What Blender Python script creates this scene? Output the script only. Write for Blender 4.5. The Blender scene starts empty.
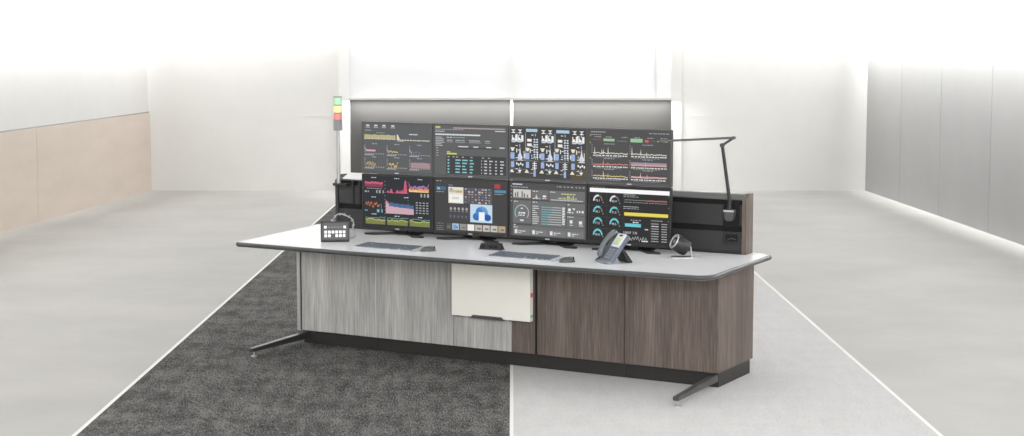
import bpy, bmesh, math, random
from mathutils import Vector, Matrix
random.seed(7)
SC = bpy.context.scene
COL = SC.collection
YAW = -0.5147                      # the console stands turned against the room
CX, CY, CZ = 6.702, -8.9599, 2.0349
cy_, sy_ = math.cos(YAW), math.sin(YAW)
def W(x, y, z=0.0):                # console plan coordinates -> room coordinates
    dx, dy = x-CX, y-CY
    return Vector((dx*cy_-dy*sy_, dx*sy_+dy*cy_, z))

# ------------------------------------------------------------------ materials
def lin(c):
    c = c/255.0
    return c/12.92 if c <= .04045 else ((c+.055)/1.055)**2.4
def rgb(r, g, b): return (lin(r), lin(g), lin(b), 1)
def new_mat(name):
    m = bpy.data.materials.new(name); m.use_nodes = True
    return m, m.node_tree, m.node_tree.nodes['Principled BSDF']
def plain(name, c, rough=.5, metal=0.0, spec=.5, bump=0, bscale=200):
    m, nt, p = new_mat(name)
    tc = nt.nodes.new('ShaderNodeTexCoord'); n = nt.nodes.new('ShaderNodeTexNoise')
    n.inputs['Scale'].default_value = bscale; n.inputs['Detail'].default_value = 2
    nt.links.new(tc.outputs['Object'], n.inputs['Vector'])
    mx = nt.nodes.new('ShaderNodeMix'); mx.data_type = 'RGBA'
    c2 = tuple(v*.93 for v in c[:3])+(1,)
    mx.inputs['A'].default_value = c; mx.inputs['B'].default_value = c2
    nt.links.new(n.outputs['Fac'], mx.inputs['Factor']); nt.links.new(mx.outputs['Result'], p.inputs['Base Color'])
    p.inputs['Roughness'].default_value = rough; p.inputs['Metallic'].default_value = metal
    p.inputs['Specular IOR Level'].default_value = spec
    if bump:
        b = nt.nodes.new('ShaderNodeBump'); b.inputs['Strength'].default_value = bump; b.inputs['Distance'].default_value = .002
        nt.links.new(n.outputs['Fac'], b.inputs['Height']); nt.links.new(b.outputs['Normal'], p.inputs['Normal'])
    return m
def ramp(nt, stops):
    r = nt.nodes.new('ShaderNodeValToRGB'); e = r.color_ramp.elements
    while len(e) < len(stops): e.new(.5)
    for i, (p, c) in enumerate(stops): e[i].position = p; e[i].color = c
    return r
def wood(name, dark, mid, light, seed=0.0):
    m, nt, p = new_mat(name)
    tc = nt.nodes.new('ShaderNodeTexCoord'); mp = nt.nodes.new('ShaderNodeMapping')
    mp.inputs['Scale'].default_value = (85, 85, 4.5); mp.inputs['Location'].default_value = (seed, seed*.7, 0)
    n = nt.nodes.new('ShaderNodeTexNoise'); n.inputs['Scale'].default_value = 1; n.inputs['Detail'].default_value = 5; n.inputs['Roughness'].default_value = .62
    mp2 = nt.nodes.new('ShaderNodeMapping'); mp2.inputs['Scale'].default_value = (9, 9, .35)
    n2 = nt.nodes.new('ShaderNodeTexNoise'); n2.inputs['Scale'].default_value = 1; n2.inputs['Detail'].default_value = 2
    L = nt.links.new
    L(tc.outputs['Object'], mp.inputs['Vector']); L(mp.outputs['Vector'], n.inputs['Vector'])
    L(tc.outputs['Object'], mp2.inputs['Vector']); L(mp2.outputs['Vector'], n2.inputs['Vector'])
    ad = nt.nodes.new('ShaderNodeMath'); ad.operation = 'MULTIPLY_ADD'; ad.inputs[1].default_value = .45
    ml = nt.nodes.new('ShaderNodeMath'); ml.operation = 'MULTIPLY'; ml.inputs[1].default_value = .6
    L(n.outputs['Fac'], ml.inputs[0]); L(n2.outputs['Fac'], ad.inputs[0]); L(ml.outputs[0], ad.inputs[2])
    r = ramp(nt, [(.38, dark), (.53, mid), (.68, light)])
    L(ad.outputs[0], r.inputs['Fac']); L(r.outputs['Color'], p.inputs['Base Color'])
    p.inputs['Roughness'].default_value = .55; p.inputs['Specular IOR Level'].default_value = .3
    return m
def carpet_mat(name, dark, mid, light, direction):
    m, nt, p = new_mat(name); L = nt.links.new
    tc = nt.nodes.new('ShaderNodeTexCoord')
    def nz(scale, det, rot=0, rough=.6):
        mp = nt.nodes.new('ShaderNodeMapping'); mp.inputs['Scale'].default_value = scale; mp.inputs['Rotation'].default_value = (0, 0, rot)
        n = nt.nodes.new('ShaderNodeTexNoise'); n.inputs['Scale'].default_value = 1; n.inputs['Detail'].default_value = det; n.inputs['Roughness'].default_value = rough
        L(tc.outputs['Object'], mp.inputs['Vector']); L(mp.outputs['Vector'], n.inputs['Vector']); return n
    a = nz((130, 22, 1), 3, direction, .75); b = nz((2.4, 4.5, 1), 5, direction, .7); c = nz((14, 3, 1), 3, direction)
    s1 = nt.nodes.new('ShaderNodeMath'); s1.operation = 'MULTIPLY_ADD'; s1.inputs[1].default_value = .72
    s2 = nt.nodes.new('ShaderNodeMath'); s2.operation = 'MULTIPLY_ADD'; s2.inputs[1].default_value = .24
    s3 = nt.nodes.new('ShaderNodeMath'); s3.operation = 'MULTIPLY'; s3.inputs[1].default_value = .25
    L(c.outputs['Fac'], s3.inputs[0]); L(b.outputs['Fac'], s2.inputs[0]); L(s3.outputs[0], s2.inputs[2])
    L(a.outputs['Fac'], s1.inputs[0]); L(s2.outputs[0], s1.inputs[2])
    r = ramp(nt, [(.46, dark), (.575, mid), (.69, light)])
    L(s1.outputs[0], r.inputs['Fac']); L(r.outputs['Color'], p.inputs['Base Color'])
    p.inputs['Roughness'].default_value = .95; p.inputs['Specular IOR Level'].default_value = .1
    bp = nt.nodes.new('ShaderNodeBump'); bp.inputs['Strength'].default_value = .4; bp.inputs['Distance'].default_value = .004
    L(a.outputs['Fac'], bp.inputs['Height']); L(bp.outputs['Normal'], p.inputs['Normal'])
    return m
def mottled(name, c1, c2, scale, rough=.6, spec=.3):
    m, nt, p = new_mat(name); L = nt.links.new
    tc = nt.nodes.new('ShaderNodeTexCoord'); n = nt.nodes.new('ShaderNodeTexNoise')
    mp = nt.nodes.new('ShaderNodeMapping'); mp.inputs['Scale'].default_value = scale
    n.inputs['Scale'].default_value = 1; n.inputs['Detail'].default_value = 6; n.inputs['Roughness'].default_value = .6
    L(tc.outputs['Object'], mp.inputs['Vector']); L(mp.outputs['Vector'], n.inputs['Vector'])
    r = ramp(nt, [(.35, c1), (.65, c2)]); L(n.outputs['Fac'], r.inputs['Fac']); L(r.outputs['Color'], p.inputs['Base Color'])
    p.inputs['Roughness'].default_value = rough; p.inputs['Specular IOR Level'].default_value = spec
    return m
_em = {}
def glow(c, k=1.0):
    key = (c, k)
    if key not in _em:
        m, nt, p = new_mat('screen_glow')
        l = .3*c[0]+.59*c[1]+.11*c[2]; c = tuple(v+(l-v)*.22 for v in c)
        p.inputs['Base Color'].default_value = (.004, .004, .004, 1); p.inputs['Roughness'].default_value = .72
        p.inputs['Specular IOR Level'].default_value = .1
        p.inputs['Emission Color'].default_value = rgb(*c); p.inputs['Emission Strength'].default_value = k
        _em[key] = m
    return _em[key]

M = dict(
    floor=mottled('concrete', rgb(172, 171, 167), rgb(184, 182, 178), (.9, .9, 1), .55, .25),
    carpet_dark=carpet_mat('charcoal_carpet', rgb(36, 36, 35), rgb(72, 71, 70), rgb(118, 117, 115), .25),
    carpet_light=carpet_mat('pale_carpet', rgb(189, 188, 187), rgb(196, 195, 194), rgb(204, 203, 202), -.5),
    white_paint=plain('white_paint', rgb(218, 217, 214), .7, 0, .2, 0, 3),
    white_line=plain('white_strip', rgb(236, 236, 233), .5, 0, .3),
    beige=mottled('beige_panel', rgb(204, 192, 180), rgb(211, 199, 187), (1, 1, 4), .6, .2),
    grey_wall=plain('grey_panel', rgb(156, 156, 155), .6, 0, .2, 0, 2),
    groove=plain('groove', rgb(152, 150, 147), .8),
    dado=plain('dark_dado', rgb(74, 73, 71), .55, 0, .2, 0, 4),
    frost=mottled('frosted_pane', rgb(226, 228, 229), rgb(236, 237, 238), (.6, .6, 1.4), .35, .3),
    wood_grey=wood('grey_oak', rgb(134, 133, 130), rgb(161, 160, 157), rgb(186, 185, 182), 3.1),
    wood_brown=wood('brown_oak', rgb(74, 65, 61), rgb(94, 84, 78), rgb(116, 105, 98), 8.3),
    toe=plain('black_plinth', rgb(42, 41, 40), .45, 0, .3),
    black=plain('black_plastic', rgb(33, 33, 34), .42, 0, .4),
    rail=plain('rail_black', rgb(50, 50, 51), .5, 0, .3),
    charcoal=plain('charcoal_metal', rgb(70, 70, 71), .45, 0, .4),
    darkslot=plain('slot_black', rgb(24, 24, 25), .7, 0, .2),
    top_grey=plain('pale_laminate', rgb(232, 232, 234), .24, 0, .38, 0, 90),
    edge=plain('grey_bumper', rgb(70, 71, 72), .4, 0, .45),
    silver=plain('silver', rgb(212, 214, 216), .3, .75, .5),
    lightgrey=plain('light_grey_plastic', rgb(206, 208, 210), .4, 0, .4),
    midgrey=plain('grey_plastic', rgb(126, 131, 135), .4, 0, .45),
    bluegrey=plain('blue_grey_plastic', rgb(90, 97, 108), .4, 0, .45),
    keys=plain('slate_keys', rgb(98, 105, 114), .5, 0, .4),
    ivory=plain('ivory_panel', rgb(232, 230, 222), .4, 0, .35, 0, 6),
    paper=plain('paper', rgb(240, 240, 238), .8, 0, .1),
    white_key=plain('white_key', rgb(244, 244, 244), .4, 0, .3),
    red=plain('red_mark', rgb(214, 92, 74), .5), green=plain('green_mark', rgb(108, 178, 148), .5),
    lens_green=plain('green_lens', rgb(178, 224, 190), .3), lens_yellow=plain('yellow_lens', rgb(248, 236, 166), .3),  # tower lenses and beacon grey paled: white haze put into the colours
    lens_red=plain('red_lens', rgb(232, 138, 136), .3), pole=plain('grey_pole', rgb(168, 168, 168), .4, .3),
    beacon=plain('beacon_grey', rgb(122, 122, 124), .45),
    handset=plain('handset_grey', rgb(92, 97, 100), .35),
    case_silver=plain('case_silver', rgb(196, 199, 203), .35, .3),
    lcd=plain('phone_lcd', rgb(186, 200, 150), .25),
    cover=plain('cover_metal', rgb(92, 92, 91), .4, .2, .4),
)

M['leg'] = plain('leg_metal', rgb(92, 92, 93), .3, .75)
M['grey_edge'] = plain('grey_edge', rgb(198, 197, 194), .5)

# ------------------------------------------------------------------ mesh helpers
class MB:
    def __init__(s): s.bm = bmesh.new(); s.mi = 0
    def _done(s, verts, M4):
        if M4 is not None: bmesh.ops.transform(s.bm, matrix=M4, verts=verts)
        fs = {f for v in verts for f in v.link_faces}
        for f in fs: f.material_index = s.mi
    def box(s, x0, x1, y0, y1, z0, z1, bev=0, M4=None, seg=2):
        vs = [s.bm.verts.new(c) for c in ((x0,y0,z0),(x1,y0,z0),(x1,y1,z0),(x0,y1,z0),(x0,y0,z1),(x1,y0,z1),(x1,y1,z1),(x0,y1,z1))]
        fs = [s.bm.faces.new([vs[i] for i in q]) for q in ((3,2,1,0),(4,5,6,7),(0,1,5,4),(1,2,6,5),(2,3,7,6),(3,0,4,7))]
        if bev:
            es = list({e for f in fs for e in f.edges})
            r = bmesh.ops.bevel(s.bm, geom=es, offset=bev, segments=seg, affect='EDGES', profile=.5)
            vs = list({v for f in r['faces'] for v in f.verts} | {v for v in vs if v.is_valid})
        s._done(vs, M4)
    def prism(s, pts, axis, a0, a1, bev=0, M4=None):
        """closed outline pts extruded along an axis; outline given in the two other axes in order"""
        def put(p, a):
            return {'x': (a, p[0], p[1]), 'y': (p[0], a, p[1]), 'z': (p[0], p[1], a)}[axis]
        lo = [s.bm.verts.new(put(p, a0)) for p in pts]; hi = [s.bm.verts.new(put(p, a1)) for p in pts]
        n = len(pts); fs = [s.bm.faces.new(lo), s.bm.faces.new(hi[::-1])]
        for i in range(n): fs.append(s.bm.faces.new([lo[i], hi[i], hi[(i+1) % n], lo[(i+1) % n]]))
        vs = lo+hi
        if bev:
            es = list({e for f in fs for e in f.edges})
            r = bmesh.ops.bevel(s.bm, geom=es, offset=bev, segments=2, affect='EDGES', profile=.5)
            vs = list({v for f in r['faces'] for v in f.verts} | {v for v in vs if v.is_valid})
        s._done(vs, M4)
    def tube(s, path, rad, n=10, M4=None, closed=False):
        P = [Vector(p) for p in path]; k = len(P); rads = rad if isinstance(rad, (list, tuple)) else [rad]*k
        rings = []; up = None
        for i in range(k):
            a = P[(i-1) % k] if (closed or i > 0) else P[i]; b = P[(i+1) % k] if (closed or i < k-1) else P[i]
            t = (b-a).normalized()
            if up is None:
                up = Vector((0, 0, 1)) if abs(t.z) < .9 else Vector((1, 0, 0))
            u = (up-t*up.dot(t)).normalized(); v = t.cross(u); up = u
            rings.append([s.bm.verts.new(P[i]+(u*math.cos(2*math.pi*j/n)+v*math.sin(2*math.pi*j/n))*rads[i]) for j in range(n)])
        for i in range(k if closed else k-1):
            A, B = rings[i], rings[(i+1) % k]
            for j in range(n): s.bm.faces.new([A[j], A[(j+1) % n], B[(j+1) % n], B[j]])
        if not closed:
            s.bm.faces.new(rings[0][::-1]); s.bm.faces.new(rings[-1])
        s._done([v for r in rings for v in r], M4)
    def lathe(s, prof, n=24, M4=None):
        """profile of (radius, height) turned about z, caps closed"""
        rings = [[s.bm.verts.new((r*math.cos(2*math.pi*j/n), r*math.sin(2*math.pi*j/n), h)) for j in range(n)] for r, h in prof]
        for A, B in zip(rings, rings[1:]):
            for j in range(n): s.bm.faces.new([A[j], A[(j+1) % n], B[(j+1) % n], B[j]])
        s.bm.faces.new(rings[0][::-1]); s.bm.faces.new(rings[-1])
        s._done([v for r in rings for v in r], M4)
    def build(s, name, mat, parent=None, loc=None, rz=None, smooth=False, label=None):
        bmesh.ops.recalc_face_normals(s.bm, faces=s.bm.faces)
        me = bpy.data.meshes.new(name); s.bm.to_mesh(me); s.bm.free()
        for m in (mat if isinstance(mat, list) else [mat]): me.materials.append(m)
        if smooth:
            for p in me.polygons: p.use_smooth = True
            try: me.set_sharp_from_angle(angle=math.radians(35))
            except Exception: pass
        o = bpy.data.objects.new(name, me); COL.objects.link(o)
        if parent is not None: o.parent = parent
        if loc is not None: o.location = loc
        if rz is not None: o.rotation_euler.z = rz
        if label: o['label'] = label
        return o
def tag(o, label, cat, group=None):
    o['label'] = label; o['category'] = cat
    if group: o['group'] = group
    return o
def thing(name, label, cat, x, y, z=0.0, rz=0.0, group=None):
    o = bpy.data.objects.new(name, None); COL.objects.link(o); o.empty_display_size = .05
    o.location = W(x, y, z); o.rotation_euler.z = YAW+rz
    return tag(o, label, cat, group)
def structure(mb, name, mat, **k):
    o = mb.build(name, mat, **k); o['kind'] = 'structure'; return o
def copy_tree(o, parent=None):
    c = o.copy(); COL.objects.link(c)
    if parent: c.parent = parent
    for ch in o.children: copy_tree(ch, c)
    return c
def boxobj(name, mat, parent, b, bev=0, label=None):
    mb = MB(); mb.box(*b, bev=bev); return mb.build(name, mat, parent, label=label)

# ------------------------------------------------------------------ the room (x right, y away from the camera)
YB = 22.66
ZF = -.006
def XL(y): return -4.951-(YB-y)*.1031
def XR(y): return 4.828+(YB-y)*.0475
HW = 3.2
b = MB(); b.prism([(XL(0)-.1, 0), (XR(0)+.1, 0), (XR(YB)+.1, YB+.1), (XL(YB)-.1, YB+.1)], 'z', ZF-.1, ZF)
structure(b, 'floor', M['floor'])
b = MB(); b.box(XL(YB)-.1, XR(YB)+.1, YB, YB+.12, ZF, HW)
structure(b, 'wall_back', M['white_paint'])
b = MB(); b.prism([(XL(2), 2), (XL(YB), YB), (XL(YB)-.12, YB), (XL(2)-.12, 2)], 'z', ZF, HW)
structure(b, 'wall_left', M['white_paint'])
# wall on the right: grey panels with joints
b = MB(); b.prism([(XR(2)+.03, 2), (XR(YB)+.03, YB), (XR(YB)+.15, YB), (XR(2)+.15, 2)], 'z', ZF, HW)
b.mi = 1
js = [YB, 21.0, 19.36, 17.6, 16.0, 14.4, 12.8, 11.2, 9.6, 8, 6, 4, 2]
for a, c in zip(js, js[1:]):
    b.prism([(XR(a-.006), a-.006), (XR(c+.006), c+.006), (XR(c+.006)+.03, c+.006), (XR(a-.006)+.03, a-.006)], 'z', ZF, HW)
structure(b, 'wall_right', [M['groove'], M['grey_wall']])
# beige wainscot along the left wall
b = MB(); js = [YB, 18.66, 14.66, 10.66, 6.66, 2]
for a, c in zip(js, js[1:]):
    b.prism([(XL(a-.006), a-.006), (XL(a-.006)+.025, a-.006), (XL(c+.006)+.025, c+.006), (XL(c+.006), c+.006)], 'z', ZF, 1.055)
structure(b, 'trim_1', M['beige'])
b = MB(); b.prism([(XL(YB-.006), YB-.006), (XL(YB-.006)+.014, YB-.006), (XL(2)+.014, 2), (XL(2), 2)], 'z', 1.055, 1.072)
structure(b, 'trim_2', M['groove'])
# middle of the back wall: dark dado, rail, pale panes over it
PL, PM, PR = -2.2, -.005, 2.16
ZD = 1.235
for i, (a, c) in enumerate(((PL, PM-.018), (PM+.018, PR))):
    b = MB(); b.box(a, c, YB-.05, YB, ZF, ZD, .004)
    structure(b, 'trim_%d' % (3+i), M['dado'])
b = MB(); b.box(PM-.018, PM+.018, YB-.075, YB, ZF, HW)
structure(b, 'trim_5', M['white_line'])
b = MB(); b.box(PL-.15, PL, YB-.09, YB, ZF, HW, .004)
structure(b, 'trim_6', M['white_line'])
b = MB(); b.box(PR, PR+.15, YB-.03, YB, ZF, HW, .004)
structure(b, 'trim_7', M['white_paint'])
for i, (a, c) in enumerate(((PL, PM-.018), (PM+.018, PR))):
    b = MB(); b.box(a, c, YB-.03, YB, ZD+.03, HW)
    if i: b.mi = 1; b.box(1.94, 1.965, YB-.045, YB-.03, ZD+.03, HW); b.mi = 0
    structure(b, 'window_%d' % (1+i), [M['frost'], M['white_paint']])
    b = MB(); b.box(a, c, YB-.25, YB, ZD, ZD+.03, .003)
    structure(b, 'trim_%d' % (8+i), M['white_paint'])
for i, (a, c) in enumerate(((-2.95, PL-.15), (PR+.15, 3.05))):
    b = MB(); b.box(a, c, YB-.008, YB, 1.005, 1.02)
    structure(b, 'trim_%d' % (10+i), M['white_paint'])
# carpets and their white edge strips
def strip(x0a, x1a, x0b, x1b, ya, yb, z0, z1):
    b = MB(); b.prism([(x0a, ya), (x1a, ya), (x1b, yb), (x0b, yb)], 'z', z0, z1); return b
Y0 = 5.0
o = strip(-2.275, -.012, -2.18, -.012, Y0, YB-.05, ZF, 0).build('carpet', M['carpet_dark'])
tag(o, 'dark charcoal flecked carpet running under the left half of the console', 'carpet')
o = strip(.008, 2.255, .008, 2.02, Y0, YB-.05, ZF, 0).build('carpet', M['carpet_light'])
tag(o, 'pale grey streaked carpet running under the right half of the console', 'carpet')
structure(strip(-2.298, -2.275, -2.203, -2.18, Y0, YB-.05, ZF, .001), 'trim_12', M['white_line'])
structure(strip(-.012, .008, -.012, .008, Y0, YB-.05, ZF, .001), 'trim_13', M['white_line'])
structure(strip(2.255, 2.278, 2.02, 2.043, Y0, YB-.05, ZF, .001), 'trim_14', M['white_line'])

# ------------------------------------------------------------------ the console: five base cabinets
m = .6034; D = .57; ZT = .74; ZC = .71; Z1 = .0903
def cabinet(k, label, door_mat):
    c = thing('base_cabinet', label, 'cabinet', k*m, 0, 0, 0, 'base cabinets of the control console')
    boxobj('carcass', M['darkslot'], c, (.0015, m-.0015, .02, D, Z1, ZC))
    boxobj('toe_kick', M['toe'], c, (.0012, m-.0012, .028 if k else .025, D-.04, 0, Z1), .002)
    return c
def hinged(c, mat, x0, x1, z0=Z1, z1=ZC-.004):
    return boxobj('door', mat, c, (x0, x1, 0, .02, z0, z1), .0012)
def outrigger(c, x, sk=0):
    """floor arm of an end cabinet: tapering bar with a levelling foot"""
    b = MB()
    pts = []
    for y, w, z0, z1 in ((.028, .022, .034, .080), (-.585, .018, .037, .060)):
        e = sk if y < 0 else 0; pts.append([(x+e-w, y, z0), (x+e+w, y, z0), (x+e+w, y, z1), (x+e-w, y, z1)])
    vs = [b.bm.verts.new(p) for r in pts for p in r]
    for q in ((0,1,2,3), (7,6,5,4), (0,4,5,1), (1,5,6,2), (2,6,7,3), (3,7,4,0)): b.bm.faces.new([vs[i] for i in q])
    bmesh.ops.bevel(b.bm, geom=list(b.bm.edges), offset=.003, segments=2, affect='EDGES')
    leg = b.build('outrigger_leg', M['leg'], c, label='dark metal floor arm')
    b = MB(); b.lathe([(.020, 0), (.020, .006), (.012, .010), (.005, .012), (.005, .038)], 16, Matrix.Translation((x+sk, -.553, 0)))
    b.build('levelling_foot', M['silver'], leg, smooth=True, label='silver levelling foot')
c1 = cabinet(0, 'grey woodgrain base cabinet at the left end of the console', None)
hinged(c1, M['wood_grey'], .006, m-.0035)
boxobj('end_panel', M['pole'], c1, (-.034, -.008, .0, D, Z1-.005, ZC), .001)
boxobj('carcass_edge', M['darkslot'], c1, (-.008, .0015, .008, D, Z1, ZC))
outrigger(c1, .03)
c2 = cabinet(1, 'grey woodgrain base cabinet just left of the ivory flap', None)
hinged(c2, M['wood_grey'], .0045, m-.003)
boxobj('edge_band', M['grey_edge'], c2, (-.0010, .0040, .001, .0199, Z1, ZC-.004), 0, 'pale edge strip between the grey doors')
c3 = cabinet(2, 'centre base cabinet with ivory flap over a half grey half brown front', None)
xs = 1.632-2*m
boxobj('lower_front', M['wood_grey'], c3, (.003, xs-.0004, 0, .02, Z1, ZC-.004), .0008, 'grey woodgrain lower front')
boxobj('lower_front', M['wood_brown'], c3, (xs+.0004, m-.012, 0, .02, Z1, ZC-.004), .0008, 'brown woodgrain lower front')
boxobj('edge_post', M['darkslot'], c3, (m-.012, m-.0015, .004, .02, Z1, ZC))
flap = boxobj('flap', M['ivory'], c3, (.011, .581, -.045, -.004, .298, ZC-.004), .003, 'ivory white flap')
b = MB(); b.prism([(.158, .298), (.172, .312), (.378, .312), (.392, .298), (.392, .291), (.158, .291)], 'y', -.052, -.004)
b.build('pull_handle', M['charcoal'], flap, label='dark recessed pull')
for a in (.04, .13, .43): boxobj('latch', M['charcoal'], flap, (a, a+.03, -.04, -.01, .292, .2979))
boxobj('tab', M['red'], flap, (.5806, .5825, -.038, -.012, .45, .478), .0005, 'small red tab')
boxobj('tab', M['green'], flap, (.5806, .5825, -.038, -.012, .325, .340), .0005, 'small green tab')
c4 = cabinet(3, 'brown woodgrain base cabinet just right of the ivory flap', None)
hinged(c4, M['wood_brown'], .004, m-.002)
c5 = cabinet(4, 'brown woodgrain base cabinet at the right end of the console', None)
hinged(c5, M['wood_brown'], .003, m-.0002)
boxobj('end_panel', M['wood_brown'], c5, (m-.0014, m+.0005, .0205, D, Z1-.004, ZC))
outrigger(c5, m-.026, .022)

# ------------------------------------------------------------------ worktop
def arc_corner(p0, p, p1, r, n=8):
    p0, p, p1 = Vector(p0), Vector(p), Vector(p1)
    a, c = (p0-p).normalized(), (p1-p).normalized()
    half = a.angle(c)/2; d = r/math.tan(half); ctr = p+(a+c).normalized()*(r/math.sin(half))
    s, e = p+a*d, p+c*d
    out = []
    for i in range(n+1):
        t = i/n; q = s.lerp(e, t)-ctr; out.append(ctr+q.normalized()*r)
    return out
corners = [((-.10, -.566), .02), ((.85, -.592), .3), ((2.2, -.566), .3), ((3.186, -.518), .11), ((3.152, .52), .02), ((3.10, .577), .02), ((-.285, .575), .02)]
outline = []
for i, (p, r) in enumerate(corners): outline += arc_corner(corners[i-1][0], p, corners[(i+1) % len(corners)][0], r)
n = len(outline)
def offset(d):
    res = []
    for i in range(n):
        a, p, c = outline[i-1], outline[i], outline[(i+1) % n]
        e1, e2 = (p-a), (c-p)
        n1 = Vector((e1.y, -e1.x)).normalized(); n2 = Vector((e2.y, -e2.x)).normalized()
        nn = (n1+n2).normalized(); res.append(p+nn*(d/max(.5, nn.dot(n1))))
    return res
wt = thing('worktop', 'long pale grey console worktop with dark grey bumper edge', 'worktop', 0, 0, ZC)
inner = offset(-.016)
b = MB(); b.prism([(p.x, p.y) for p in inner], 'z', .0, ZT-ZC)
b.build('surface', M['top_grey'], wt, label='pale grey laminate surface')
b = MB(); prof = [(-.016, .0297), (-.007, .0288), (-.0015, .024), (0, .018), (-.003, .009), (-.010, .002), (-.016, .0003)]
rings = [[b.bm.verts.new((q.x, q.y, z)) for q in offset(d)] for d, z in prof]
for A, B in zip(rings, rings[1:]):
    for i in range(n): b.bm.faces.new([A[i], B[i], B[(i+1) % n], A[(i+1) % n]])
for i in range(n): b.bm.faces.new([rings[-1][i], rings[0][i], rings[0][(i+1) % n], rings[-1][(i+1) % n]])
b.build('bumper_edge', M['edge'], wt, smooth=True, label='dark grey bumper edge')

# ------------------------------------------------------------------ equipment rail along the back of the worktop
BL, BR = -.03, 3.009
g = thing('equipment_rail', 'long dark slotted equipment rail with brown end panel behind the monitors', 'equipment rail', 0, .452, ZT)
BD = .112
b = MB()
b.box(BL+.024, BR-.027, .02, BD, 0, .335)
b.build('back_panel', M['darkslot'], g)
for z0, z1 in ((.012, .136), (.172, .300)):
    b = MB(); b.box(BL+.024, BR-.027, .006, .02, z0, z1, .002)
    b.build('slat', M['rail'], g)
b = MB(); b.box(BL+.024, BR-.027, .002, .02, 0, .012); b.build('bottom_rail', M['black'], g)
b = MB(); b.prism([(0, .332), (.004, .340), (.05, .362), (BD, .362), (BD, .335), (.02, .332)], 'x', BL+.024, BR-.027)
b.build('top_cover', M['cover'], g, label='grey sloping top cover')
for x0, x1, mt, lb in ((BR-.027, BR, M['wood_brown'], 'brown woodgrain end panel'), (BL, BL+.024, M['rail'], 'dark grey end panel')):
    b = MB(); b.prism([(-.004, 0), (-.004, .330), (.045, .368), (BD, .368), (BD, 0)], 'x', x0, x1, .0015)
    b.build('end_panel', mt, g, label=lb)
ou = boxobj('outlet_panel', M['black'], g, (2.857, 2.972, .001, .006, .058, .135), .002)
boxobj('socket', M['darkslot'], ou, (2.875, 2.955, -.001, .002, .075, .120), .001)
b = MB(); b.prism([(2.885, .085), (2.915, .100), (2.945, .090), (2.945, .086), (2.915, .095), (2.885, .081)], 'y', -.003, -.001); b.build('latch', M['charcoal'], ou)
for x in (.105, .165):
    boxobj('upright', M['black'], g, (x, x+.02, -.004, .006, .172, .330), .001)
boxobj('bracket', M['black'], g, (-.03, .10, -.014, .0, .300, .315), .002)

# stack of white paper on top of the rail
p = thing('paper_stack', 'stack of white paper lying on the left end of the equipment rail', 'paper', .16, .482, 1.0965)
p.rotation_euler = (math.radians(20), 0, YAW)
for i in range(3):
    b = MB(); b.box(-.115, .115, -.045, .045, i*.004, i*.004+.0037, .0006, Matrix.Rotation(.03*(i-1), 4, 'Z')); b.build('sheet_bundle', M['paper'], p)

# ------------------------------------------------------------------ monitors
MW, MY = .569, .262
MHS = (.374, .351)               # heights of the lower and the upper screens
class Screen:
    """flat picture of coloured shapes inside one display, u to the right and v down, 0..1"""
    def __init__(s, bg): s.shapes = [(bg, [(0, 0), (1, 0), (1, 1), (0, 1)])]
    def poly(s, c, pts): s.shapes.append((c, pts))
    def r(s, c, u0, v0, u1, v1): s.poly(c, [(u0, v0), (u1, v0), (u1, v1), (u0, v1)])
    def dash(s, c, u0, v, u1, h=.014, seed=None, fill=.72):
        u = u0
        while u < u1-.004:
            w = random.uniform(.012, .035); s.r(c, u, v, min(u+w, u1), v+h); u += w/fill
    def spikes(s, c, u0, u1, base, hs, thick=None):
        k = len(hs); pts = [(u0+(u1-u0)*i/(k-1), base-h) for i, h in enumerate(hs)]
        for i in range(k-1):
            a, q = pts[i], pts[i+1]
            lo = base if thick is None else None
            if thick is None: s.poly(c, [a, q, (q[0], base), (a[0], base)])
            else: s.poly(c, [a, q, (q[0], q[1]+thick), (a[0], a[1]+thick)])
    def arc(s, c, cu, cv, ru, rv, a0, a1, w, k=14):
        for i in range(k):
            t0, t1 = (math.radians(a0+(a1-a0)*j/k) for j in (i, i+1))
            f = 1-w
            s.poly(c, [(cu+ru*math.cos(t0), cv-rv*math.sin(t0)), (cu+ru*math.cos(t1), cv-rv*math.sin(t1)),
                       (cu+ru*f*math.cos(t1), cv-rv*f*math.sin(t1)), (cu+ru*f*math.cos(t0), cv-rv*f*math.sin(t0))])
    def disc(s, c, cu, cv, ru, rv, k=16): s.poly(c, [(cu+ru*math.cos(2*math.pi*i/k), cv+rv*math.sin(2*math.pi*i/k)) for i in range(k)])
    def text(s, c, txt, u, v, h, aspect):
        cu = bpy.data.curves.new('t', 'FONT'); cu.body = txt; cu.size = 1; cu.resolution_u = 2
        o = bpy.data.objects.new('t', cu); COL.objects.link(o)
        bpy.context.view_layer.update()
        me = o.to_mesh(); vs = [x.co.copy() for x in me.vertices]
        for p in me.polygons: s.poly(c, [(u+vs[i].x*h*aspect*1.35, v-vs[i].y*h*1.35) for i in p.vertices])
        o.to_mesh_clear(); bpy.data.objects.remove(o); bpy.data.curves.remove(cu)
    def build(s, name, parent, x0, x1, z0, z1, y):
        bm = bmesh.new(); mats = []; idx = {}
        for i, (c, pts) in enumerate(s.shapes):
            if c not in idx: idx[c] = len(mats); mats.append(glow(c))
            yy = y-i*2.5e-6-(0 if i == 0 else .0002)
            f = bm.faces.new([bm.verts.new((x0+(x1-x0)*u, yy, z1-(z1-z0)*v)) for u, v in pts])
            f.material_index = idx[c]; f.normal_update()
            if f.normal.y > 0: f.normal_flip()
        me = bpy.data.meshes.new(name); bm.to_mesh(me); bm.free()
        for q in mats: me.materials.append(q)
        o = bpy.data.objects.new(name, me); COL.objects.link(o); o.parent = parent
        return o
WH = (222, 224, 226); LG = (168, 170, 173)
def rnd(k, lo, hi): return [random.uniform(lo, hi) for _ in range(k)]
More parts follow.
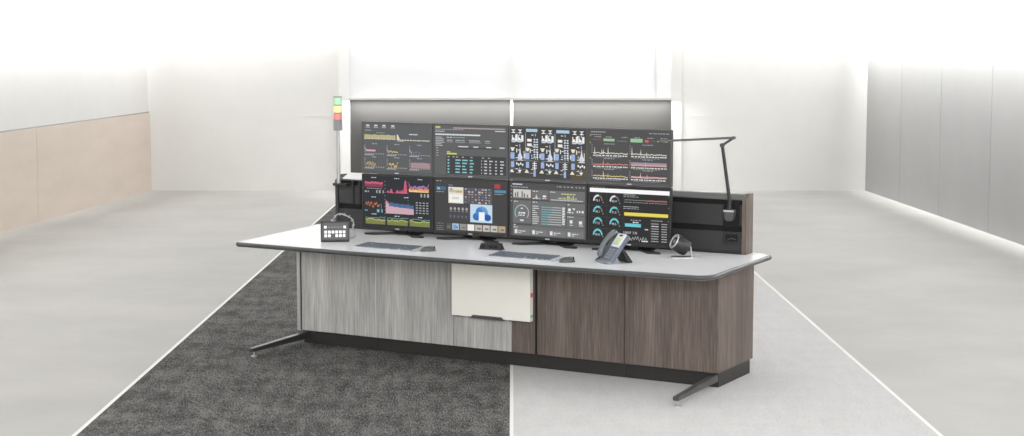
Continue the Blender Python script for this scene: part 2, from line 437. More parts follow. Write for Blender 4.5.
def mini(s, u0, v0, u1, v1, c, kind, dim=LG):
    """small chart tile: title, axis ticks, data, dashed baseline"""
    w, h = u1-u0, v1-v0
    s.dash(dim, u0+w*.38, v0, u0+w*.62, .018)
    for i in range(5): s.r(dim, u0, v0+h*(.15+.14*i), u0+.014, v0+h*(.15+.14*i)+.012)
    bl = v0+h*.86
    if kind == 'peaks': s.spikes(c, u0+.03, u0+w*.55, bl-.02, [random.choice((.01, .03, .06, .09)) for _ in range(16)], .035)
    if kind == 'area': s.spikes(c, u0+.02, u1, bl, rnd(12, h*.42, h*.5))
    if kind == 'bar': s.r(c, u0+.02, bl-h*.3, u0+w*.55, bl-h*.14); s.spikes(dim, u0, u0+.04, bl-.01, [h*.55, h*.35, h*.2], .03)
    if kind == 'line': s.spikes(c, u0+.02, u0+w*.55, bl-h*.1, rnd(10, .01, .05), .022); s.spikes(dim, u0, u0+.04, bl-.01, [h*.45, h*.25, h*.1], .03)
    u = u0+.02
    while u < u1-.02: s.r(dim, u, bl+.005, u+.02, bl+.022); u += .036
def screen_dashboard_tan():
    s = Screen((94, 96, 99))  # top row backgrounds lightened: white haze put into the screen colours
    for u in (.05, .17, .29, .42): s.r(WH, u, .03, u+.045, .06); s.r(LG, u-.01, .075, u+.055, .095)
    s.r(LG, .03, .14, .12, .155); s.dash(LG, .2, .19, .32); s.dash(WH, .68, .20, .80, .022)
    s.spikes((186, 176, 124), .02, .48, .32, rnd(20, .075, .09)); s.dash((214, 208, 180), .02, .315, .48, .02)
    s.spikes((224, 218, 186), .50, .54, .335, [.12, .1, .03]); s.dash((224, 218, 186), .54, .325, .97, .02)
    s.r(LG, .50, .345, .60, .365)
    cs = [((232, 160, 170), 'bar'), ((206, 196, 90), 'line'), ((98, 124, 158), 'line'), ((222, 176, 96), 'peaks'), ((228, 186, 70), 'peaks'), ((172, 138, 142), 'area')]
    for i, (c, k) in enumerate(cs):
        u0 = .02+.33*(i % 3); v0 = .42+.28*(i//3); mini(s, u0, v0, u0+.30, v0+.24, c, k)
        s.r(LG, u0, v0+.235, u0+.14, v0+.255)
    return s
def screen_log_table():
    s = Screen((96, 97, 98))  # background lightened, haze painted in
    s.r((206, 206, 90), .01, .02, .08, .055); s.r((172, 160, 158), .26, .035, .98, .06); s.dash(LG, .01, .075, .40); s.r(WH, .84, .085, .98, .10)
    s.dash(WH, .01, .115, .14); s.dash(WH, .01, .17, .64, .03, None, .9)
    for i in range(6): s.r(LG, .01, .235+.034*i, random.uniform(.09, .14), .255+.034*i)
    for i in range(4): s.r(LG, .02, .46+.05*i, .05, .475+.05*i)
    s.dash(WH, .17, .235, .25); s.dash((120, 196, 200), .26, .235, .42); 
    for u, w in ((.17, .08), (.29, .08), (.38, .04), (.48, .15), (.70, .07)): s.r(LG, u, .29, u+w, .31); s.r((150, 152, 155), u, .33, u+w*1.1, .345)
    for u in (.33, .40, .54, .72, .90): s.r(WH, u, .415, u+.07, .435)
    s.r((70, 70, 72), .32, .44, .86, .465)
    s.r((214, 214, 60), .17, .53, .22, .55); s.r((214, 214, 60), .17, .56, .31, .59)
    s.r((66, 67, 70), .16, .61, .99, .99)
    for u in (.18, .25, .30, .38, .50, .66, .74): s.r(LG, u, .63, u+.03, .65)
    for i in range(5):
        v = .69+.062*i
        s.r((126, 204, 210), .18, v, .205, v+.032)
        for u, w in ((.29, random.uniform(.05, .09)), (.385, random.uniform(.03, .08)), (.49, random.uniform(.03, .06))): s.r((126, 204, 210), u, v, u+w, v+.026)
        for u, w in ((.65, .010), (.69, .04), (.76, random.uniform(.02, .05)), (.84, .025), (.91, random.uniform(.03, .07))): s.r((196, 197, 198), u, v, u+w, v+.026)
    return s
def screen_schematic():
    s = Screen((70, 70, 68)); B = (150, 178, 232); P = (236, 238, 234); C = (232, 226, 204)  # background raised a little for the painted haze of the top row
    s.r((92, 82, 58), .80, .40, 1, 1)
    s.r((168, 204, 232), .21, .02, .36, .08); s.r((168, 204, 232), .61, .03, .78, .09)
    def tri(c, u, v, w, h): s.poly(c, [(u-w, v+h), (u+w, v+h), (u+w*.25, v), (u-w*.25, v)])
    for u in (.04, .13, .44, .53, .85, .94):
        s.poly(P, [(u-.03, .04), (u+.03, .04), (u, .075)]); s.poly(P, [(u-.03, .11), (u+.03, .11), (u, .075)])
    for u in (.02, .10, .42, .50, .82, .90): tri(P, u+.02, .20, .03, .06); s.r(P, u+.045, .15, u+.075, .28); s.r(P, u, .155, u+.012, .25); s.r((200, 210, 240), u-.004, .27, u+.05, .295)
    for u in (.225, .63):
        for i in range(2): s.r(P, u, .22+.09*i, u+.06, .26+.09*i); tri(P, u+.03, .245+.09*i, .035, .03)
    for u in (.32, .355, .72, .755):
        for i in range(4): s.poly(P, [(u-.012, .22+.1*i), (u+.018, .22+.1*i), (u+.003, .255+.1*i)]); s.r((190, 208, 236), u-.01, .265+.1*i, u+.016, .295+.1*i)
    for k, u in enumerate((.03, .23, .43, .62, .83)):
        s.poly(C, [(u-.03, .40), (u+.03, .40), (u+.012, .47), (u-.012, .47)])
        s.r(B, u-.025, .50, u+.025, .63); s.r(P, u-.04, .52, u-.028, .60)
        s.r(B, u-.022, .68, u+.022, .80); tri(C, u-.01, .84, .03, .06)
    for u in (.13, .53, .94): s.poly((214, 222, 240), [(u, .38), (u+.012, .52), (u+.035, .60), (u+.02, .64), (u-.02, .64), (u-.035, .60), (u-.012, .52)]); s.r(P, u-.04, .645, u+.04, .66)
    for u0 in (.07, .47, .88):
        s.r((46, 50, 84), u0, .69, u0+.11, .78)
        for i in range(4): s.r(P, u0+.008+.026*i, .70+.02*(i % 2), u0+.026+.026*i, .745+.02*(i % 2))
        s.poly(P, [(u0+.03, .85), (u0+.08, .85), (u0+.055, .91)])
    for u in (.325, .725):
        for i in range(3): s.r(P, u-.03, .70+.045*i, u+.03, .715+.045*i)
        s.r(P, u-.006, .67, u+.006, .84); s.r(B, u-.015, .85, u+.015, .97)
    s.r(LG, .03, .655, .38, .662); s.r(LG, .42, .655, .78, .662); s.r(LG, .04, .83, .22, .836); s.r(LG, .44, .83, .62, .836); s.r(LG, .2, .1, .207, .65); s.r(LG, .59, .1, .597, .65)
    for u in (.06, .46): s.r(LG, u, .10, u+.08, .106)
    for u in (.07, .28, .47, .67, .88):
        for v in (.135, .355, .60, .82): s.r(P, u, v, u+.03, v+.014); s.r(B, u+.05, v-.02, u+.062, v+.03)
    for u in (.08, .26, .48, .66, .87):
        s.r(P, u, .42, u+.012, .50); s.r(P, u+.02, .44, u+.05, .455); s.r(B, u+.02, .53, u+.034, .58); s.r(P, u+.10, .47, u+.108, .63); s.r(LG, u, .90, u+.06, .912)
    return s
def screen_timeseries():
    s = Screen((82, 81, 82)); G = (150, 200, 150)  # lighter background carries painted haze
    s.dash(LG, .01, .03, .20, .018, None, .9); s.dash(LG, .01, .085, .14); s.dash(LG, .74, .035, .99, .016)
    for u in (.06, .2, .40, .56, .72, .88): s.dash(LG, u, .125, u+.08)
    s.r((120, 90, 88), .03, .175, .14, .20); s.r(G, .17, .165, .31, .215); s.r((120, 138, 112), .34, .20, .47, .212); s.r(G, .51, .15, .66, .22)
    s.r((226, 96, 84), .69, .17, .735, .215); s.r((120, 90, 88), .75, .18, .82, .20); s.r((206, 206, 140), .84, .185, .97, .20)
    def block(u0, v0, h, c, spk, area=None):
        u1 = u0+.44; s.dash(LG, u0+.14, v0, u0+.27)
        for i in range(4): s.r(LG, u0-.02, v0+.03+i*h/4.5, u0-.008, v0+.042+i*h/4.5)
        bl = v0+h
        if area: s.r(area[0], u0, bl-.085, u1, bl-.05); s.r(area[1], u0, bl-.05, u1, bl-.015)
        s.spikes(c, u0, u1, bl-.01, rnd(26, .012, .035), .016)
        for du, hh in spk: s.poly(c, [(u0+du-.007, bl-.01), (u0+du, bl-hh), (u0+du+.007, bl-.01)])
        s.dash(WH, u0, bl+.01, u1, .022); s.dash((150, 150, 150), u0+.03, bl+.045, u0+.36, .012)
    CR = (226, 220, 196)
    block(.04, .26, .215, CR, [(.02, .16), (.11, .11), (.13, .12), (.19, .16)])
    block(.04, .545, .145, (230, 134, 110), [(.13, .14), (.18, .07), (.2, .05)])
    block(.04, .755, .165, (226, 196, 110), [(.13, .14), (.135, .10), (.19, .09)])
    block(.52, .26, .215, CR, [(.01, .18), (.12, .13), (.19, .08)])
    block(.52, .545, .145, (230, 160, 150), [(.18, .11)], ((150, 146, 170), (206, 140, 136)))
    block(.52, .755, .165, (232, 186, 180), [(.12, .13), (.2, .1)], ((74, 73, 74), (180, 128, 126)))
    for v in (.10, .24, .54): s.r((226, 200, 60), .002, v, .012, v+.02)
    return s
def screen_pink_charts():
    s = Screen((46, 50, 55)); PK = (226, 84, 122)
    for u, v in ((.12, .03), (.46, .03), (.80, .03), (.12, .415), (.60, .395), (.12, .75), (.46, .77), (.80, .77)): s.dash(WH, u, v, u+.07, .014)
    s.r((150, 58, 86), .02, .13, .29, .22); s.spikes(PK, .02, .29, .15, rnd(16, .02, .045), .04); s.dash(LG, .05, .245, .28, .012); s.dash(LG, .19, .28, .30, .06, None, .45)
    s.dash(LG, .02, .3, .08, .03)
    s.spikes(PK, .35, .61, .325, [.03, .05, .01, .07, .09, .01, .01, .0, .05, .07, .02, .06, .03, .08, .02, .04]); s.spikes(PK, .59, .645, .325, [.02, .2, .27, .24, .03])
    s.spikes((236, 150, 90), .67, .96, .285, rnd(18, .04, .09)); s.spikes((198, 96, 150), .67, .96, .23, [.13, .06, .05, .04, .07, .05, .04, .06, .07, .06, .05, .09, .04, .05, .06, .13], .04)
    s.spikes((246, 206, 120), .68, .95, .285, rnd(18, .01, .045)); s.spikes((110, 130, 220), .72, .92, .20, rnd(10, .0, .05), .02); s.dash(LG, .84, .31, .96, .07, None, .45)
    s.spikes((226, 122, 70), .03, .24, .60, [.04, .09, .03, .10, .01, .07, .09, .0, .0, .08, .04, .09, .01, .02, .05], .03); s.r((110, 170, 190), .26, .55, .265, .70); s.dash((110, 190, 210), .20, .66, .29, .06, None, .5)
    s.dash((110, 190, 210), .02, .68, .06, .02)
    s.poly((210, 164, 180), [(.33, .50), (.38, .54), (.52, .60), (.74, .62), (.74, .73), (.33, .73)]); s.spikes((66, 108, 160), .38, .74, .60, [.08, .09, .07, .08, .06, .07, .06, .06, .05, .05], .07); s.poly((226, 120, 150), [(.33, .47), (.37, .51), (.37, .54), (.33, .53)])
    for i in range(4):
        for j in range(5): s.r(LG, .77+.05*i, .48+.05*j, .80+.05*i, .50+.05*j)
    for u0, w in ((.03, .29), (.35, .30), (.68, .29)):
        s.spikes((126, 132, 62), u0, u0+w, .955, rnd(12, .09, .11)); s.spikes((172, 180, 90), u0, u0+w, .87, rnd(14, .0, .035), .022); s.spikes((92, 156, 146), u0, u0+w, .83, rnd(10, .0, .03), .015)
    for v in range(12): s.r(LG, .315, .1+.07*v, .325, .112+.07*v)
    for v in range(12): s.r(LG, .655, .1+.07*v, .663, .112+.07*v)
    return s
def screen_video_wall():
    s = Screen((68, 68, 68))
    s.dash(LG, .02, .03, .09, .014); s.r((196, 60, 62), .83, .055, .91, .135)
    s.r((62, 110, 152), .02, .145, .15, .215); s.r((130, 180, 216), .03, .16, .07, .205); s.dash(LG, .02, .24, .14, .014); s.r((78, 140, 180), .83, .165, .99, .215); s.dash(LG, .83, .235, .95); s.r(LG, .19, .105, .25, .115)
    s.r((226, 222, 212), .19, .145, .40, .455)
    s.r((200, 186, 138), .20, .20, .39, .25); s.r((150, 160, 190), .21, .17, .25, .21); s.r((206, 160, 90), .30, .22, .37, .25); s.r((240, 240, 236), .20, .29, .39, .44); s.r((214, 212, 196), .24, .33, .34, .38)
    s.r((84, 86, 98), .41, .145, .80, .455)
    for i in range(8):
        for j in range(6): s.r(random.choice([(196, 150, 120), (170, 176, 196), (214, 200, 170), (110, 110, 140), (150, 88, 90)]), .42+.047*i, .16+.05*j, .42+.047*i+random.uniform(.015, .035), .16+.05*j+random.uniform(.012, .032))
    s.r((72, 72, 78), .20, .47, .49, .77)
    for i in range(5): s.disc((176, 172, 160), .225+.055*i, .56, .016, .03, 8); s.r((130, 128, 130), .21+.055*i, .60, .24+.055*i, .62)
    for i in range(5): s.r(random.choice([(120, 124, 130), (110, 120, 150)]), .21+.055*i, .69, .225+.055*i, .73)
    s.r((190, 216, 236), .495, .455, .80, .80)
    s.disc((96, 158, 220), .655, .60, .085, .11); s.r((70, 140, 220), .57, .62, .74, .72); s.disc((40, 116, 210), .585, .69, .055, .075); s.disc((28, 92, 190), .735, .70, .05, .065); s.disc((54, 132, 220), .62, .60, .05, .08); s.r((236, 244, 252), .615, .60, .695, .76)
    for i, c in enumerate([(90, 86, 84), (160, 190, 214), (150, 146, 140), (238, 238, 232), (190, 182, 166), (206, 190, 176), (196, 196, 188), (190, 160, 130)]):
        u = .135+.107*i; s.r(c, u+(.0 if i else .03), .845, u+.095, .965); s.r((120, 116, 110), u+.03, .90, u+.08, .935) if i not in (3,) else None
    s.r((100, 160, 220), .26, .87, .30, .95)
    for v in (.85, .90, .94, .97): s.dash((140, 140, 140), .02, v, .12, .012)
    return s
def screen_grey_panels():
    s = Screen((80, 81, 82)); T = (110, 111, 112); WA = (226, 228, 228)
    s.dash(WH, .03, .02, .16, .02, None, .9); s.dash(LG, .03, .075, .24, .016); s.dash(LG, .62, .035, .98, .018, None, .5)
    for v in (.06, .13, .20, .27, .34): s.r(LG, .006, v, .02, v+.018)
    s.r(T, .035, .12, .28, .30); s.r((206, 202, 194), .04, .125, .275, .275)
    for u, h in ((.06, .08), (.09, .1), (.15, .11), (.18, .07), (.22, .05)): s.r((120, 112, 106), u, .27-h, u+.018, .27)
    s.r(T, .29, .12, .51, .30); s.dash(WA, .30, .14, .37); s.poly((210, 196, 170), [(.33, .28), (.35, .20), (.37, .28)]); s.dash(WA, .30, .275, .4); s.disc(WA, .455, .235, .025, .02); s.dash(WA, .43, .27, .49)
    s.r(T, .52, .12, .985, .32); s.dash(WA, .53, .14, .60); s.dash((220, 214, 150), .68, .165, .86, .02)
    for i in range(14): s.r((206, 204, 130) if i % 3 else (150, 176, 130), .63+.018*i, .27-random.uniform(.01, .07), .642+.018*i, .275)
    s.dash(WA, .54, .285, .96, .014)
    s.r(T, .035, .33, .28, .76); s.dash(WA, .05, .345, .1)
    s.arc((190, 192, 192), .155, .56, .095, .15, -40, 220, .10, 20); s.arc((110, 196, 204), .155, .56, .098, .155, 150, 215, .13)
    s.dash(WA, .14, .47, .17, .02); s.dash(WA, .11, .55, .20, .03); s.dash(WA, .105, .60, .20, .02); s.dash(WA, .13, .69, .18, .03)
    s.r(T, .29, .33, .74, .79); s.dash(WA, .30, .345, .36)
    for i in range(9): s.r(WA, .295, .42+.04*i, .295+random.uniform(.03, .1), .432+.04*i)
    for i in range(8):
        v = .425+.045*i; w = random.uniform(.08, .16)
        s.r((104, 168, 178), .415, v, .415+w, v+.022); s.r((190, 196, 196), .415+w, v+.004, .68, v+.018)
    for i in range(11): s.r(WA, .69, .425+.03*i, .69+random.uniform(.025, .042), .445+.03*i)
    s.r(T, .75, .34, .985, .56); s.dash(WA, .76, .36, .80); s.disc(WA, .785, .46, .02, .03); s.poly(WA, [(.82, .43), (.86, .43), (.85, .47)]); s.dash(WA, .76, .50, .84, .02); s.dash(WA, .88, .47, .97, .04, None, .5)
    s.r(T, .75, .57, .985, .79); s.dash(WA, .76, .585, .84); s.r(WA, .79, .65, .825, .71); s.r(WA, .91, .66, .95, .72); s.dash(WA, .79, .735, .83); s.dash(WA, .91, .74, .96)
    s.r(T, .035, .80, .985, .985); s.dash(WA, .045, .785, .08); s.dash(WA, .045, .83, .10)
    for i in range(4): u = .06+.235*i; s.r((120, 121, 122), u-.01, .865, u+.2, .975); s.r(WH, u, .88, u+.035, .955); s.dash(WA, u+.05, .90, u+.14, .016); s.dash(WA, u+.05, .935, u+.09, .012)
    return s
def screen_gauges():
    s = Screen((46, 46, 47)); CY = (94, 206, 222)
    s.dash((120, 120, 120), .02, .005, .2, .012); s.r((250, 250, 250), .0, .03, 1, .105)
    for u in (.215, .425): s.r((70, 70, 70), u, .12, u+.003, .92)
    for j, (v, ws) in enumerate(((.265, ((WH, 80), (WH, 80))), (.47, ((CY, 60), (CY, 55))), (.68, ((CY, 25), (CY, 20))), (.89, ((CY, 0), (CY, 0))))):
        for i, u in enumerate((.105, .315)):
            c, a = ws[i]
            s.arc((110, 110, 110), u, v, .062, .115, 0, 180, .28); s.arc(c, u, v, .062, .115, a, 180, .30)
            s.text(WH, random.choice(['98.5', '71.5', '85.4', '76.1', '90.0']), u-.034, v+.01, .042, .62); s.r(LG, u+.06, v+.02, u+.072, v+.035)
    for v in (.345, .555, .765): s.r((84, 84, 84), .02, v, .41, v+.004)
    s.dash(LG, .43, .12, .58, .014, None, .9); s.dash(LG, .43, .155, .62, .012)
    s.spikes((110, 130, 112), .44, .72, .215, rnd(8, 0, .01), .015); s.spikes((190, 100, 90), .72, .97, .215, rnd(8, 0, .01), .022); s.dash((150, 150, 150), .44, .255, .97, .012)
    s.dash(LG, .43, .335, .62, .014, None, .9); s.dash(LG, .43, .37, .62, .012)
    s.r((240, 216, 62), .44, .445, .985, .505); s.dash((180, 160, 40), .46, .50, .97, .012)
    s.dash(LG, .52, .575, .65, .012); s.dash(WH, .55, .61, .62, .022); s.r(CY, .45, .645, .65, .705); s.dash(WH, .70, .73, .75, .02)
    s.text(WH, '5:00:07  7:33', .43, .835, .045, .55)
    s.spikes(WH, .50, .73, .955, [.0, .05, .01, .07, .02, .08, .03, .09, .0, .06, .02, .08, .01, .07, .0], .012); s.r(WH, .66, .945, .74, .965)
    s.r((84, 84, 84), .765, .55, .768, .98)
    s.dash(LG, .78, .565, .92, .014)
    for i in range(8):
        v = .62+.045*i; s.dash(LG if i != 1 else WH, .78, v, .87, .016, None, .9); s.dash(LG, .905, v, .975, .016, None, .9)
    for v in (.12, .33, .57): s.r(LG, .985, v, .992, v+.012)
    return s
DESC = [[('monitor with olive and pink chart tiles, left end of the bottom row', screen_pink_charts),
         ('monitor with video thumbnails and a red square, second in the bottom row', screen_video_wall),
         ('monitor with grey dashboard and round dial, third in the bottom row', screen_grey_panels),
         ('monitor with blue arc gauges and a yellow bar, behind the desk phone', screen_gauges)],
        [('monitor with small tan and orange charts, left end of the top row', screen_dashboard_tan),
         ('monitor with a table of blue and white entries, second in the top row', screen_log_table),
         ('monitor with blue and white plant schematic, third in the top row', screen_schematic),
         ('monitor with spiky line charts and green bars, right end of the top row', screen_timeseries)]]
X0 = .322
def monitor(i, row):
    label, draw = DESC[row][i]
    t = thing('monitor', label, 'monitor', X0+MW*(i+.5), MY, (.773, .773+MHS[0])[row], 0, 'eight monitors of the video wall')
    hw = MW/2-.002; h = MHS[row]-.003
    b = MB(); b.box(-hw, hw, .006, .026, 0, h, .003); b.box(-.19, .19, .026, .045, .07, h-.07, .006)
    hs = b.build('housing', M['black'], t)
    b = MB(); fr = .011
    b.box(-hw, -hw+fr, 0, .007, 0, h, .0015); b.box(hw-fr, hw, 0, .007, 0, h, .0015)
    b.box(-hw+fr, hw-fr, 0, .007, h-fr, h, .0015); b.box(-hw+fr, hw-fr, 0, .007, 0, .019, .0015)
    bz = b.build('bezel', M['charcoal' if row else 'black'], t)  # upper bezels paler than the lower: white haze put into their colour
    b = MB(); b.box(-.016, .016, -.0008, 0, .006, .012); b.build('badge', M['silver'], bz)
    draw().build('screen', t, -hw+fr, hw-fr, .019, h-fr, .0035)
    return t
for row in (0, 1):
    for i in range(4): monitor(i, row)
# one twin stand per pair of monitors
STAND = ['first from the left', 'second from the left', 'third from the left', 'rightmost']
for i in range(4):
    t = thing('monitor_stand', 'black twin monitor stand behind the screens, %s of four' % STAND[i], 'monitor stand', X0+MW*(i+.5), MY+.067, ZT, 0, 'monitor stands on the worktop')
    b = MB(); b.box(-.03, .03, -.001, .035, .006, .72, .004); b.build('post', M['black'], t)
    b = MB(); b.box(-.12, .12, -.02, .07, 0, .008, .003); b.build('base_plate', M['black'], t)
    for s in (-1, 1):
        b = MB(); b.prism([(s*.05, -.02), (s*.115, -.02), (s*.235, -.105), (s*.225, -.125), (s*.15, -.125)], 'z', 0, .012, .003)
        b.build('foot', M['black'], t)
    for z in (.21, .57):
        b = MB(); b.box(-.06, .06, -.021, .0, z-.06, z+.06, .003); b.build('mount_plate', M['charcoal'], t)

# ------------------------------------------------------------------ things on the worktop
def keyboard(x, y, rz, label):
    t = thing('keyboard', label, 'keyboard', x, y, ZT, rz, 'keyboards on the worktop')
    b = MB(); b.prism([(-.085, 0), (-.085, .008), (.085, .020), (.085, 0)], 'x', -.225, .225, .003)
    b.build('case', M['case_silver'], t)
    b = MB(); tilt = Matrix.Translation((0, 0, .0145)) @ Matrix.Rotation(math.atan2(.012, .17), 4, 'X')
    for r in range(6):
        y0 = -.066+.0235*r
        xs = [(-.209+.0200*k, .0150) for k in range(21)]
        if r == 0: xs = [(-.212, .02), (-.19, .02), (-.168, .02), (-.146, .11), (-.034, .02), (-.012, .02), (.010, .02), (.045, .0178), (.0655, .0178), (.086, .0178), (.125, .035), (.165, .0178), (.19, .0178)]
        for xa, w in xs:
            if r and (.072-.0203 < xa-.02 < .072): pass
            b.box(xa, xa+w-.003, y0+.005, y0+.0185, -.001, .0055, 0, tilt)
    b.build('keys', M['keys'], t, label='slate blue keys')
    return t
keyboard(.955, -.362, -.02, 'silver keyboard with slate keys on the left half of the worktop')
keyboard(1.915, -.345, -.01, 'silver keyboard with slate keys in front of the power hub')
def mouse(x, y, rz, label):
    t = thing('mouse', label, 'computer mouse', x, y, ZT, rz, 'mice on the worktop')
    t.scale = (.86, .86, .86)
    b = MB(); n1, n2 = 16, 8; vs = []
    for j in range(n2+1):
        ph = math.pi/2*j/n2
        ring = []
        for i in range(n1):
            a = 2*math.pi*i/n1; ring.append(b.bm.verts.new((.032*math.cos(a)*math.cos(ph)*(1-.12*math.sin(a)), .056*math.sin(a)*math.cos(ph), .002+.034*math.sin(ph)**.85)) if j < n2 else None)
        vs.append(ring)
    for j in range(n2-1):
        for i in range(n1): b.bm.faces.new([vs[j][i], vs[j][(i+1) % n1], vs[j+1][(i+1) % n1], vs[j+1][i]])
    b.bm.faces.new(vs[n2-1]); b.bm.faces.new(vs[0][::-1])
    b.build('body', M['charcoal'], t, smooth=True)
    b = MB(); b.lathe([(.009, -.004), (.011, -.002), (.011, .002), (.009, .004)], 16, Matrix.Translation((0, .028, .030)) @ Matrix.Rotation(math.pi/2, 4, 'Y'))
    b.build('scroll_wheel', M['midgrey'], t, smooth=True)
    b = MB(); b.box(-.0012, .0012, .006, .05, .010, .0365); b.build('button_gap', M['darkslot'], t)
mouse(1.235, -.345, -.9, 'dark computer mouse at the right of the left keyboard')
mouse(2.218, -.375, -.9, 'dark computer mouse at the right of the keyboard by the phone')

# low trapezoid socket hub
t = thing('power_hub', 'small black wedge shaped socket hub behind the right keyboard', 'power hub', 1.53, -.075, ZT, .08)
t.scale = (.8, .8, .8)
b = MB(); b.prism([(-.095, 0), (-.080, .048), (.075, .048), (.095, 0)], 'y', -.03, .04, .004); b.build('body', M['black'], t)
for x in (-.055, .01, .05):
    b = MB(); b.box(x-.014, x+.014, -.0325, -.029, .014, .034, .001); b.build('socket', M['darkslot'], t)
b = MB(); b.box(-.1, .1, -.036, .045, 0, .004, .001); b.build('base', M['charcoal'], t)

# button panel on the left
t = thing('control_panel', 'small black control panel with white buttons on the left of the worktop', 'control panel', .455, -.235, ZT, .62)
T = Matrix.Translation((0, 0, .004)) @ Matrix.Rotation(-.22, 4, 'X')
b = MB(); b.box(-.092, .092, -.018, .022, 0, .128, .004, T); b.build('housing', M['black'], t)
b = MB(); b.box(-.080, .080, -.0195, -.0175, .012, .116, .0006, T); b.build('face_plate', M['charcoal'], t)
b = MB(); b.box(-.07, .07, .005, .075, 0, .006, .002); b.build('base', M['black'], t)
for x, z, w, h in [(-.062, .090, .016, .016), (.062, .090, .016, .016)]+[(-.060+.0235*k, zz, .017, .018) for k in range(6) for zz in (.058, .034) if not (k == 2 and zz == .034)]:
    b = MB(); b.box(x-w/2, x+w/2, -.024, -.019, z-h/2, z+h/2, .001, T); b.build('button', M['white_key'], t)
b = MB()
for k in range(5): b.box(-.045+.019*k, -.032+.019*k, -.0202, -.0192, .088, .092, 0, T)
b.build('legend', M['midgrey'], t)

# coil of pale cable behind it
t = thing('cable_coil', 'loop of pale grey coiled cable standing behind the control panel', 'cable', .345, .0, ZT, .55)
b = MB()
path = []
for i in range(181):
    a = 2*math.pi*i/36; r = .074+.004*math.sin(i*.7)
    path.append((r*math.cos(a), -.018+.036*i/180, .080+r*math.sin(a)))
b.tube(path, .0032, 8)
b.tube([(.066, .018, .07), (.082, .01, .045), (.088, -.02, .016), (.075, -.06, .006), (.06, -.12, .005), (.02, -.14, .005)], .0036, 8)
for i in range(14):
    a = 2*math.pi*i/14; q = Matrix.Translation((.074*math.cos(a), 0, .08+.074*math.sin(a)))
    b.tube([(.074*math.cos(a)*f, y, .08+.074*math.sin(a)*f) for f, y in ((.90, -.02), (1.10, -.02), (1.10, .02), (.90, .02))], .002, 6, closed=True)
cab = b
t2 = cab.build('cable', M['pole'], t, smooth=True)

# desk phone
t = thing('desk_phone', 'grey desk phone with handset and tilted screen beside the right keyboard', 'telephone', 2.452, -.25, ZT, -.62)
t.scale = (.8, .8, .8)
tilt = math.radians(-37)
T = Matrix.Translation((0, -.055, .024)) @ Matrix.Rotation(tilt, 4, 'X')      # face: x right, z up the face, -y out of it
b = MB(); b.box(-.09, .10, -.012, .022, -.012, .225, .006, T); b.build('body', M['bluegrey'], t)
b = MB(); b.prism([(-.085, 0), (-.10, .010), (-.085, .018), (.0, .03), (.01, 0)], 'x', -.088, .098, .003); b.build('base', M['midgrey'], t)
b = MB(); b.prism([(.035, .095), (.05, .108), (.125, .006), (.12, 0), (.085, 0)], 'x', -.06, .085, .003); b.build('stand', M['black'], t, label='black folding stand')
b = MB(); b.box(-.018, .096, -.020, -.010, .108, .222, .003, T); db = b.build('display_bezel', M['lightgrey'], t, label='light grey display surround')
b = MB(); b.box(.004, .074, -.0215, -.0195, .126, .184, .0005, T); b.build('display', M['lcd'], db, label='pale green display')
b = MB(); b.box(.02, .06, -.0215, -.0195, .197, .212, .0005, T); b.build('name_plate', M['black'], db)
for r in range(4):
    for c in range(3):
        b = MB(); b.box(-.012+.03*c, .008+.03*c, -.018, -.011, .008+.022*r, .023+.022*r, .0015, T); b.build('key', M['midgrey'], t)
b = MB()
path = [(-.062, -.022, .006), (-.062, -.030, .02), (-.062, -.042, .05), (-.062, -.050, .085), (-.062, -.053, .115), (-.062, -.050, .145), (-.062, -.042, .18), (-.062, -.030, .21), (-.062, -.022, .222)]
b.tube([T @ Vector(p) for p in path], [.018, .026, .024, .020, .019, .020, .024, .026, .018], 14)
b.build('handset', M['handset'], t, smooth=True, label='grey curved handset')
b = MB()
pa = [T @ Vector((-.062, -.022, .006)), Vector((-.09, -.09, .012)), Vector((-.125, -.07, .006)), Vector((-.12, -.02, .006)), Vector((-.08, .02, .006))]
b.tube(pa, .005, 8); b.build('cord', M['black'], t, smooth=True)

# small desk loudspeaker
t = thing('desk_speaker', 'small black cone shaped desk speaker on a silver bracket, right of the phone', 'speaker', 2.715, .165, ZT, 0)
cr, cv, up = Vector((.87, .49, 0)), Vector((.49, -.87, 0)), Vector((0, 0, 1))
ax = (-.80*cr+.22*cv+.46*up).normalized()               # the way the loudspeaker faces
P0 = -.012*cr+.078*up
A = Matrix.Translation(P0) @ ax.to_track_quat('Z', 'Y').to_matrix().to_4x4()
b = MB(); b.lathe([(.030, -.052), (.050, -.046), (.054, -.02), (.052, .03), (.047, .042), (.040, .043)], 28, A); b.build('body', M['black'], t, smooth=True)
b = MB(); b.lathe([(.040, .0425), (.039, .045), (.020, .041), (.006, .045)], 28, A); b.build('grille', M['midgrey'], t, smooth=True, label='grey round grille')
b = MB(); b.lathe([(.0405, .042), (.0455, .046), (.0475, .042)], 28, A); b.build('trim_ring', M['silver'], t, smooth=True, label='silver ring')
b = MB(); top = P0-ax*.03+.048*up+.012*cr; foot = .058*cr+.004*up
side = cv*.010
pts = [top-side, top+side, top.lerp(foot, .5)+.012*cr+side, foot+side, foot-side, top.lerp(foot, .5)+.012*cr-side]
b.tube([top, top.lerp(foot, .5)+.010*cr, foot], .0045, 8)
b.box(-.062, .062, -.045, .045, 0, .004, .0015, Matrix.Rotation(.5147, 4, 'Z'))
b.build('bracket', M['silver'], t, label='silver bracket foot')

